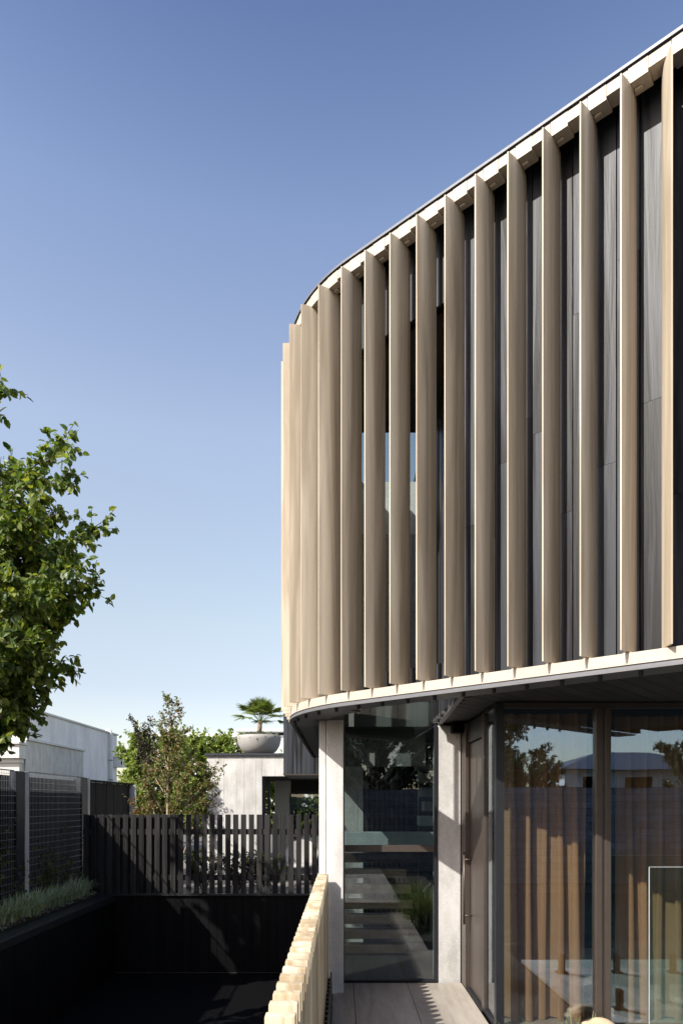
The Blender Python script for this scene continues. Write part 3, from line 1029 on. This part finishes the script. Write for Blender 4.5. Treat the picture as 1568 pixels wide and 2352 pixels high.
# glass pool fence by the corner window
gf = empty('glass_fence', (2.6, 4.74, 0), 'frameless clear glass fence panel standing at the right edge', 'fence')
bx('pane', M['glass_fence'], gf, 2.135, 3.3, 4.735, 4.747, 0.02, 1.30, bevel=0.001)
bx('edge_strip', M['tread_conc'], gf, 2.135, 3.3, 4.7352, 4.7468, 1.3005, 1.3025)
bx('edge_strip', M['tread_conc'], gf, 2.1328, 2.1345, 4.7352, 4.7468, 0.02, 1.30)
for x in (2.35, 2.95):
    bx('spigot', M['black'], gf, x - .025, x + .025, 4.71, 4.772, 0.0, 0.17, bevel=0.004)
    bx('spigot_base', M['black'], gf, x - .05, x + .05, 4.69, 4.79, 0.0005, 0.012)
gf2 = empty('glass_fence', (3.5, 3.5, 0), 'glass pool fence panel on dark spigots across the terrace, seen mirrored in the corner glass', 'fence')
bx('pane', M['glass_fence'], gf2, 2.1, 5.2, 3.495, 3.507, 0.05, 1.25, bevel=0.001)
for x in (2.26, 2.83, 3.4, 4.3):
    bx('spigot', M['black'], gf2, x - .025, x + .025, 3.47, 3.53, 0.0, 0.19)
    bx('spigot_base', M['black'], gf2, x - .05, x + .05, 3.45, 3.55, 0.0005, 0.015)

# boulder
bo = bmesh.new()
bmesh.ops.create_icosphere(bo, subdivisions=4, radius=1)
for v in bo.verts:
    d = v.co.normalized()
    k = 1 + 0.12 * math.sin(3 * d.x + 1) * math.cos(4 * d.y) + 0.06 * math.sin(9 * d.z + 5 * d.x) + 0.03 * math.sin(17 * d.y + 3 * d.z)
    v.co = Vector((d.x * 0.145 * k, d.y * 0.09 * k, d.z * 0.09 * k))
me = bpy.data.meshes.new('boulder')
bo.to_mesh(me)
bo.free()
for p in me.polygons: p.use_smooth = True
me.materials.append(M['boulder'])
bl = bpy.data.objects.new('boulder', me)
bl.location = (1.92, 5.09, 0.045)
COL.objects.link(bl)
tag(bl, 'sandstone boulder in the garden bed at the bottom edge before the curtain', 'boulder')

# ------------------------------------------------------------------ foliage tools
LEAF = np.array([(0, 0, 0), (0.30, -0.40, 0.10), (0.68, -0.34, 0.07), (1.0, 0, -0.10), (0.68, 0.34, 0.07), (0.30, 0.40, 0.10), (0.5, 0, -0.02)])
LEAF_F = np.array([(0, 1, 6), (1, 2, 6), (2, 3, 6), (3, 4, 6), (4, 5, 6), (5, 0, 6)])


def leaves(name, P, D, size, mat, parent, width=0.8, roll=1.0, rng=RNG):
    """P (n,3) leaf bases, D (n,3) leaf directions, size (n,)"""
    n = len(P)
    D = D / (np.linalg.norm(D, axis=1, keepdims=True) + 1e-9)
    up = np.tile(np.array([0., 0., 1.]), (n, 1)) + rng.normal(0, 0.55 * roll, (n, 3))
    S = np.cross(up, D)
    S /= (np.linalg.norm(S, axis=1, keepdims=True) + 1e-9)
    T = np.cross(D, S)
    k = LEAF
    V = P[:, None, :] + size[:, None, None] * (k[None, :, 0, None] * D[:, None, :] + width * k[None, :, 1, None] * S[:, None, :] + k[None, :, 2, None] * T[:, None, :])
    F = (np.arange(n)[:, None, None] * 7 + LEAF_F[None]).reshape(-1, 3)
    o = np_mesh(name, V.reshape(-1, 3), F, mat, parent, False)
    return o


def curve(a, b, bend, n=7):
    a, b = np.array(a, float), np.array(b, float)
    c = (a + b) / 2 + np.array(bend)
    t = np.linspace(0, 1, n)[:, None]
    return (1 - t) ** 2 * a + 2 * t * (1 - t) * c + t ** 2 * b


def along(path, t):
    """points and tangents along polyline at parameters t in 0..1"""
    t = np.asarray(t) * (len(path) - 1)
    i = np.clip(t.astype(int), 0, len(path) - 2)
    f = (t - i)[:, None]
    return path[i] * (1 - f) + path[i + 1] * f, path[i + 1] - path[i]


def tree(name, label, base, limbs, twig_n, twig_len, leaf_n, leaf_size, mats, bark, trunk_r, group=None, droop=0.5, width=0.8, start=0.35, cat='tree', extra_trunk=True, rng=RNG, thick=0.35):
    """limbs: list of (start height fraction or point, tip point). twigs off each limb carry the leaves."""
    root = empty(name, base, label, cat, group)
    wood_mb = MB()
    P, D = [], []
    for (a, b, r0) in limbs:
        L = np.linalg.norm(np.array(b) - np.array(a))
        path = curve(a, b, rng.normal(0, 0.06 * L, 3) + np.array([0, 0, 0.08 * L]), 8)
        wood_mb.tube(path.tolist(), list(np.linspace(r0, r0 * 0.22, 8)), 6)
        m = max(2, int(twig_n * L))
        tt = rng.uniform(start, 1.0, m)
        tt[0] = 1.0
        bp, bt = along(path, tt)
        for q in range(m):
            d = bt[q] / (np.linalg.norm(bt[q]) + 1e-9) + rng.normal(0, 0.75, 3)
            d /= np.linalg.norm(d)
            tl = twig_len * rng.uniform(0.5, 1.25)
            e = bp[q] + d * tl
            tp = curve(bp[q], e, (0, 0, -0.12 * tl * droop), 4)
            wood_mb.tube(tp.tolist(), [r0 * thick * 0.3 + 0.001] * 4, 3, False)
            nl = max(3, int(leaf_n * rng.uniform(0.6, 1.3)))
            lp, lt = along(tp, rng.uniform(0.1, 1.0, nl))
            ld = lt / (np.linalg.norm(lt, axis=1, keepdims=True) + 1e-9) * 0.5 + rng.normal(0, 0.6, (nl, 3))
            ld[:, 2] -= droop
            P.append(lp + rng.normal(0, 0.015, (nl, 3)))
            D.append(ld)
    P = np.concatenate(P)
    D = np.concatenate(D)
    wood_mb.build('trunk', bark, root)
    share = rng.uniform(0, 1, len(P))
    tot = sum(w for _, w in mats)
    acc = 0
    for (mt, w) in mats:
        sel = (share >= acc / tot) & (share < (acc + w) / tot)
        acc += w
        if sel.sum():
            n = int(sel.sum())
            o = leaves('crown', P[sel], D[sel], leaf_size * rng.uniform(0.65, 1.25, n), mt, root, width, rng=rng)
            tag(o, kind='stuff')
    return root


# ------------------------------------------------------------------ the leafy tree at the left edge
def px(x, y, d):
    return ((x - 784) / 1568 * d, d, 1.75 + (1843 - y) / 1568 * d)


rg = np.random.default_rng(21)
TB = (-4.85, 7.6, 0.0)
limbs = [((-4.85, 7.6, -0.1), (-4.75, 7.5, 2.6), 0.10), ((-4.78, 7.52, 2.2), (-4.6, 7.3, 6.2), 0.075)]
tips = [(30, 885, 6.6), (165, 1015, 6.5), (185, 1085, 6.4), (105, 1110, 6.2), (60, 1080, 6.9), (255, 1200, 6.5), (150, 1190, 6.8), (100, 1180, 6.0), (200, 1235, 6.2),
        (238, 1345, 6.4), (190, 1310, 6.0), (180, 1300, 7.1), (200, 1400, 6.5), (150, 1380, 5.9), (120, 1420, 6.4), (165, 1455, 6.8), (185, 1540, 6.4), (150, 1500, 6.0), (130, 1605, 6.5), (90, 1560, 6.2),
        (100, 1640, 6.6), (60, 1660, 6.3), (20, 1690, 6.5), (-60, 1650, 6.5), (40, 1560, 6.0), (-20, 1600, 6.8), (20, 1300, 5.9), (40, 1220, 6.9), (-40, 1180, 6.2), (-60, 1050, 6.6), (80, 1480, 5.8), (70, 1330, 5.8),
        (10, 1450, 5.8), (-30, 1380, 5.8), (-90, 1300, 6.0), (-120, 1500, 6.0), (-100, 1120, 6.8), (-180, 1000, 6.5), (-250, 1250, 6.5), (-250, 1450, 6.3), (120, 1270, 6.4), (110, 1350, 6.5), (60, 1400, 6.4), (30, 1180, 6.3), (60, 1620, 6.7), (110, 1520, 6.6), (120, 1180, 6.5), (90, 1230, 6.3), (150, 1260, 6.6), (170, 1370, 6.4), (130, 1330, 6.2), (100, 1290, 6.6), (60, 1500, 6.3), (130, 1560, 6.4), (90, 1450, 6.2), (50, 1280, 6.4), (30, 1520, 6.2), (140, 1640, 6.5), (80, 1690, 6.5), (110, 1580, 6.2), (60, 1130, 6.5), (20, 1090, 6.4)]
for (x, y, d) in tips:
    tip = np.array(px(x - (22 if y < 1250 else 38), y - (0 if y < 1500 else 22), d))
    zt = tip[2]
    h = np.clip(zt - rg.uniform(0.7, 1.4), 1.7, 5.4)
    q = np.clip((h - 2.2) / 4.0, 0, 1)
    a = np.array([-4.78 + 0.18 * q, 7.52 - 0.2 * q, h])
    a = a + (tip - a) * 0.12
    limbs.append((tuple(a), tuple(tip), 0.018))
tree('pear_tree', 'leafy green tree with heart-shaped leaves reaching in at the left edge', TB, limbs, 18.0, 0.23, 12, 0.080,
     [(M['leaf_pear'], 1)], M['bark'], 0.1, droop=0.7, width=0.82, start=0.30, rng=rg)

# ------------------------------------------------------------------ crepe myrtle behind the fence
rg = np.random.default_rng(5)
Y0 = 14.0


def P14(x, y, dd=0.0):
    return px(x, y, Y0 + dd)


base = (P14(392, 1900)[0], Y0, -0.12)
limbs = []
root_pts = [base]
limbs.append((base, P14(392, 1660), 0.045))
limbs.append(((base[0] - 0.03, Y0, 0.5), P14(335, 1790, .2), 0.026))
limbs.append(((base[0] - 0.02, Y0 - .05, 0.2), P14(440, 1760, -.2), 0.024))
limbs.append(((base[0] + 0.02, Y0 + .05, 0.1), P14(480, 1770, .1), 0.022))
for (x, y) in ((385, 1608), (405, 1620), (375, 1640), (412, 1660), (380, 1690), (400, 1700), (365, 1670), (425, 1680), (395, 1730)):
    limbs.append((P14(392, y + 70, 0), P14(x, y, rg.uniform(-.2, .2)), 0.012))
main = list(limbs)
green = []
for (x, y) in ((340, 1760), (360, 1740), (330, 1800), (350, 1820), (370, 1780), (420, 1750), (440, 1730), (430, 1780), (460, 1790), (480, 1810), (500, 1790), (503, 1765), (470, 1840), (440, 1830), (410, 1820), (380, 1840), (350, 1850), (450, 1860), (400, 1860), (485, 1855), (420, 1710), (375, 1720), (455, 1755), (492, 1830)):
    a = P14(392 + (x - 392) * 0.3, y + 60, 0)
    green.append((a, P14(x, y, rg.uniform(-.4, .4)), 0.010))
tree('crepe_myrtle', 'slender multi-stemmed crepe myrtle with russet tips behind the slatted fence', base, main[:1] + main[4:] + green + main[1:4], 20, 0.20, 14, 0.055,
     [(M['leaf_myrtle'], 6), (M['leaf_myrtle_red'], 1.7), (M['leaf_myrtle_dark'], 0.8)], M['bark_pale'], 0.05, droop=0.1, width=0.75, start=0.45, rng=rg)
dk = []
b2 = (P14(350, 1900, .9)[0], Y0 + .9, -0.12)
for (x, y) in ((300, 1652), (312, 1680), (330, 1672), (345, 1658), (355, 1690), (325, 1710), (345, 1720), (318, 1735), (338, 1745), (360, 1730)):
    dk.append((P14(348, 1790, .9), P14(x, y, rg.uniform(.7, 1.1)), 0.010))
tree('purple_leaf_tree', 'thin dark-leaved tree standing left behind the crepe myrtle', b2, [(b2, P14(347, 1780, .9), 0.03)] + dk, 24, 0.17, 12, 0.048,
     [(M['leaf_myrtle_dark'], 1)], M['bark'], 0.04, droop=0.1, width=0.7, start=0.4, rng=rg)
rd_ = []
b3 = (P14(320, 1900, -.4)[0], Y0 - .4, -0.12)
for (x, y) in ((300, 1838), (312, 1850), (325, 1835), (335, 1850), (345, 1860), (308, 1865), (322, 1868)):
    rd_.append((P14(322, 1905, -.4), P14(x, y, rg.uniform(-.5, -.3)), 0.008))
tree('russet_shrub', 'low shrub with red new leaves behind the shaded part of the slatted fence', b3, rd_, 16, 0.15, 10, 0.045,
     [(M['leaf_myrtle_red'], 1.4), (M['leaf_myrtle'], 1)], M['bark'], 0.02, droop=0.0, width=0.75, start=0.4, cat='shrub', rng=rg)

for (x, y, lb) in ((-2.75, 13.7, 'low dark shrub behind the slats below the crepe myrtle'), (-2.1, 13.8, 'low dark shrub behind the slats in front of the concrete wall'), (-1.45, 13.65, 'low leafy shrub behind the slats before the dark opening')):
    sh_l = []
    for q in range(14):
        an = rg.uniform(0, 6.28)
        sh_l.append(((x, y, -0.1), (x + .28 * math.cos(an), y + .2 * math.sin(an), rg.uniform(.25, .75)), 0.008))
    tree('low_shrub', lb, (x, y, -0.1), sh_l, 16, 0.14, 10, 0.06, [(M['leaf_climb'], 1)], M['bark'], 0.02, group='low shrubs behind the slats', droop=0.0, width=0.75, start=0.35, cat='shrub', rng=rg)

# ------------------------------------------------------------------ hedge trees beyond
rg = np.random.default_rng(8)
hx = [(-6.1, 21.2, 3.8), (-5.45, 21.9, 3.7), (-4.8, 21.5, 3.85), (-4.15, 21.9, 3.8), (-3.5, 21.6, 3.8), (-2.8, 22.0, 3.7), (-8.9, 30.0, 4.0), (-1.7, 23.0, 3.2), (-0.6, 23.2, 3.1), (0.5, 23.0, 3.2)]
hl = ['broad hedge tree against the end of the rendered building', 'hedge tree second from the rendered building', 'hedge tree just behind the crepe myrtle, third from the rendered building',
      'hedge tree fourth from the rendered building', 'hedge tree rising just left of the bowl planter', 'hedge tree directly behind the bowl planter', 'distant hedge tree just past the end of the rendered building',
      'small tree seen through the garden room rear window, leftmost', 'small tree seen through the middle of the garden room rear window', 'small tree behind the right of the garden room rear window']
for (x, y, h), lb in zip(hx, hl):
    lm = [((x, y, -0.12), (x, y, h * 0.7), 0.05)]
    for q in range(64):
        zz = rg.uniform(0.25, 1.0) * h
        ang = rg.uniform(0, 2 * math.pi)
        rr = rg.uniform(0.35, 0.75) * (1 if zz < h * .9 else .6)
        lm.append(((x, y, max(0.1, zz - 0.6)), (x + rr * math.cos(ang), y + rr * math.sin(ang), zz + rg.uniform(-.1, .15)), 0.012))
    tree('hedge_tree', lb, (x, y, -0.12), lm, 10, 0.30, 16, 0.14, [(M['leaf_hedge'], 1)], M['bark'], 0.05, group='hedge trees beyond the garden room', droop=0.5, width=0.55, start=0.3, rng=rg)


# ------------------------------------------------------------------ palm and ground cover in the bowl
def fan(mb, c, d, size, n=15, spread=2.5, rng=RNG):
    c, d = Vector(c), Vector(d).normalized()
    side = d.cross(Vector((0, 0, 1)))
    if side.length < 1e-3: side = Vector((1, 0, 0))
    side.normalize()
    nrm = side.cross(d)
    for i in range(n):
        a = (i / (n - 1) - 0.5) * spread
        ln = size * (1 - 0.25 * abs(a) / spread) * rng.uniform(0.9, 1.05)
        u = d * math.cos(a) + side * math.sin(a)
        s = side * math.cos(a) - d * math.sin(a)
        w = size * 0.055
        m1 = c + u * (ln * 0.55) + nrm * (size * 0.05)
        e = c + u * ln - Vector((0, 0, size * 0.12 * rng.uniform(0.3, 1.3)))
        mb.add([c, m1 + s * w - nrm * w * 0.5, m1, m1 - s * w - nrm * w * 0.5, e], [(0, 1, 2), (0, 2, 3), (1, 4, 2), (2, 4, 3)])


pm = empty('fan_palm', (-2.0, 16.62, 3.28), 'small fan palm growing in the concrete bowl', 'palm')
MB().tube([(-2.0, 16.62, 3.25), (-1.99, 16.62, 3.62), (-1.97, 16.62, 3.72)], [0.07, 0.06, 0.045], 10).build('trunk', M['bark_pale'], pm)
rg = np.random.default_rng(3)
for i in range(22):
    ang = i * 2.399
    elv = 1.45 - 1.35 * (i / 21)
    d = Vector((math.cos(ang) * math.cos(elv), math.sin(ang) * math.cos(elv), math.sin(elv)))
    c0 = Vector((-1.97, 16.62, 3.70))
    L = 0.30 if i < 12 else 0.40
    c1 = c0 + d * L
    fm = MB()
    fm.tube([c0, c0 + d * L * 0.5 + Vector((0, 0, .01)), c1], 0.006, 4, False)
    fan(fm, c1, (d + Vector((0, 0, 0.12 - 0.45 * (i / 21)))), 0.39, 19, 2.5, rg)
    fm.build('frond', M['leaf_palm'], pm)
n = 900
th = rg.uniform(0, 2 * np.pi, n)
rr = 0.5 * np.sqrt(rg.uniform(0, 1, n))
P = np.c_[-2.0 + rr * np.cos(th), 16.62 + rr * np.sin(th), 3.30 + rg.uniform(0, 0.12, n) - 0.05 * (rr > .42)]
D = np.c_[np.cos(th) * .6, np.sin(th) * .6, rg.uniform(-.2, .9, n)]
gc = leaves('trailing_groundcover', P, D + rg.normal(0, .4, (n, 3)), rg.uniform(.04, .09, n), M['leaf_grey'], None, 0.6, rng=rg)
tag(gc, 'grey-green trailing plants round the palm in the bowl', 'groundcover', kind='stuff')


# ------------------------------------------------------------------ grasses, climber
def blades(name, centres, per, length, mat, parent, lean=0.9, width=0.006, rng=RNG, spread=0.05, bias=(0, 0, 0)):
    n = len(centres) * per
    C = np.repeat(np.array(centres), per, 0) + np.c_[rng.normal(0, spread, (n, 2)), np.zeros(n)]
    ang = rng.uniform(0, 2 * np.pi, n)
    L = length * rng.uniform(0.5, 1.2, n)
    ln = lean * rng.uniform(0.2, 1.1, n)
    H = np.c_[np.cos(ang), np.sin(ang), np.zeros(n)] + np.array(bias)
    S = np.c_[-np.sin(ang), np.cos(ang), np.zeros(n)]
    ts = [0, .35, .7, 1.0]
    V = []
    for t in ts:
        c = C + H * (L * ln * t ** 1.8)[:, None] + np.array([0, 0, 1.]) * (L * (t - 0.45 * ln * t ** 2.5))[:, None]
        w = width * (1 - t ** 2) + 0.0005
        V.append(np.stack([c - S * w, c + S * w], 1))
    V = np.stack(V, 1).reshape(n, 8, 3)
    f = np.array([(0, 1, 3, 2), (2, 3, 5, 4), (4, 5, 7, 6)])
    F = (np.arange(n)[:, None, None] * 8 + f[None]).reshape(-1, 4)
    return np_mesh(name, V.reshape(-1, 3), F, mat, parent, True)


rg = np.random.default_rng(17)
cs = [(-4.80 + rg.uniform(-.10, .16), y, 0.06) for y in np.arange(7.6, 12.9, 0.085)]
o = blades('planter_grass', cs, 30, 0.38, M['leaf_grass'], None, 0.95, 0.0095, rg, 0.05, bias=(0.35, 0, 0))
tag(o, 'strappy grey-green grass along the planter edge', 'grass', kind='stuff')
n = 1500
P = np.c_[-4.66 + rg.normal(0, .05, n), rg.uniform(7.6, 12.8, n), 0.03 + rg.uniform(0, .05, n)]
o = leaves('planter_groundcover', P, rg.normal(0, 1, (n, 3)) + np.array([.4, 0, .4]), rg.uniform(.02, .045, n), M['leaf_grey'], None, 0.9, rng=rg)
tag(o, 'small silver ground cover along the front of the planter', 'groundcover', kind='stuff')

P, D = [], []
stems = MB()
for i in range(46):
    yb = rg.uniform(7.2, 13.4)
    top = rg.uniform(0.35, 1.0) if rg.uniform() < 0.7 else rg.uniform(1.0, 1.7)
    path = curve((XM + 0.12, yb, 0.05), (XM + 0.10 + rg.uniform(-.02, .06), yb + rg.normal(0, .3), top), (rg.uniform(0, .06), rg.normal(0, .15), 0), 8)
    stems.tube(path.tolist(), 0.004, 4, False)
    m = int(26 * top) + 10
    tt = rg.uniform(0, 1, m) ** 1.2
    q, _ = along(path, tt)
    P.append(q + rg.normal(0, .06, (m, 3)))
    D.append(rg.normal(0, .7, (m, 3)) + np.array([.5, -.2, -.2]))
cl = empty('climbing_vine', (XM + .12, 10, 0.05), 'dark leafy climber growing up the mesh fence', 'climber')
stems.build('stem', M['bark'], cl)
P = np.concatenate(P)
D = np.concatenate(D)
tag(leaves('foliage', P, D, rg.uniform(.04, .085, len(P)), M['leaf_climb'], cl, 0.8, rng=rg), kind='stuff')

# grass clumps in the garden bed (mirrored in the entry glass)
for i, (x, y, lb) in enumerate(((1.17, 3.0, 'arching grass clump mirrored at the top of the garden bed'), (1.22, 3.55, 'arching grass clump mirrored in the middle of the garden bed'), (1.15, 2.45, 'arching grass clump mirrored farthest along the garden bed'))):
    o = blades('grass_clump', [(x, y, -0.04)], 620, 0.62, M['leaf_clump'], None, 1.0, 0.007, rg, 0.08)
    tag(o, lb, 'grass', 'mirrored grass clumps in the garden bed')

# ------------------------------------------------------------------ what the glass mirrors: wall, trees and house behind the camera
bwall = bx('stone_wall', M['black'], None, -4.0, 12.0, -5.3, -5.05, -0.12, 2.10)
tag(bwall, 'grey stone block garden wall mirrored in the corner glass', 'wall')
sb_me = {}
for r in range(14):
    x = -4.0 + (r % 2) * 0.35
    while x < 12.0:
        w = 0.74
        bx('stone', M['stone'], bwall, x, min(x + w - 0.012, 12.0), -5.049 + random.uniform(-.002, .0), -5.02 + random.uniform(0, .02), -0.1 + r * 0.157, -0.1 + r * 0.157 + 0.147)
        x += w


def bushy(name, label, c, h, r, n, mat, bark, lsize, seed, z0=0.3, width=0.6):
    rg = np.random.default_rng(seed)
    lm = [((c[0], c[1], -0.12), (c[0] + .1, c[1], h * 0.6), 0.03 * h)]
    for q in range(n):
        v = rg.normal(0, 1, 3)
        v /= np.linalg.norm(v)
        e = np.array([c[0] + v[0] * r, c[1] + v[1] * r, h * (0.5 + z0 / 2) + v[2] * h * (0.5 - z0 / 2)])
        a = np.array([c[0], c[1], min(max(e[2] - 0.35 * h, 0.2 * h), h * .6)])
        lm.append((tuple(a), tuple(e), 0.012 * h))
    return tree(name, label, (c[0], c[1], -0.12), lm, 12, 0.3 * r * .4 + .15, 20, lsize, [(mat, 1)], bark, 0.03 * h, droop=0.4, width=width, start=0.4, rng=rg)


bushy('round_tree', 'dense round dark tree mirrored in the narrow corner pane', (5.75, -11.5, 0), 3.55, 1.3, 56, M['leaf_gum'], M['bark'], 0.11, 31)
bushy('gum_tree', 'tall gum tree with pale limbs mirrored in the tall entry glass', (1.0, -8.6, 0), 7.5, 2.4, 60, M['leaf_gum'], M['bark_white'], 0.14, 32, 0.3, 0.45)
bushy('gum_tree', 'second gum tree mirrored at the right of the tall entry glass', (3.6, -8.8, 0), 6.2, 1.8, 40, M['leaf_gum'], M['bark_white'], 0.12, 35, 0.3, 0.45)
bushy('garden_tree', 'loose tree mirrored in the wide pane left of the glass fence', (10.6, -10.5, 0), 4.0, 1.0, 26, M['leaf_gum'], M['bark'], 0.11, 33)
bushy('garden_tree', 'broad tree mirrored at the right edge of the wide pane', (13.4, -11.5, 0), 5.0, 2.0, 46, M['leaf_gum'], M['bark'], 0.13, 34)
bushy('boundary_tree', 'leafy tree beyond the left boundary fence whose dappled shade falls across the slatted fence', (-6.35, 8.6, 0), 7.2, 1.1, 12, M['leaf_pear'], M['bark'], 0.11, 41, 0.62, 0.8)
hb = empty('white_house', (10, -17, 0), 'white house with a dark hipped roof mirrored in the corner glass', 'house')
bx('wall', M['white'], hb, 8.4, 14.5, -20, -15.2, -0.12, 2.97)
MB().add([(8.1, -20.4, 2.98), (14.9, -20.4, 2.98), (14.9, -14.8, 2.98), (8.1, -14.8, 2.98), (10.6, -17.6, 3.8), (12.6, -17.6, 3.8)],
         [(0, 3, 2, 1), (0, 1, 5, 4), (1, 2, 5), (2, 3, 4, 5), (3, 0, 4)]).build('roof', M['roof'], hb)
for x in (9.0, 10.6):
    wn = bx('window', M['white'], hb, x, x + 1.1, -15.19, -15.14, 1.9, 2.8)
    bx('pane', M['black'], wn, x + .08, x + 1.02, -15.139, -15.13, 1.98, 2.72)
print('objects', len(bpy.data.objects))
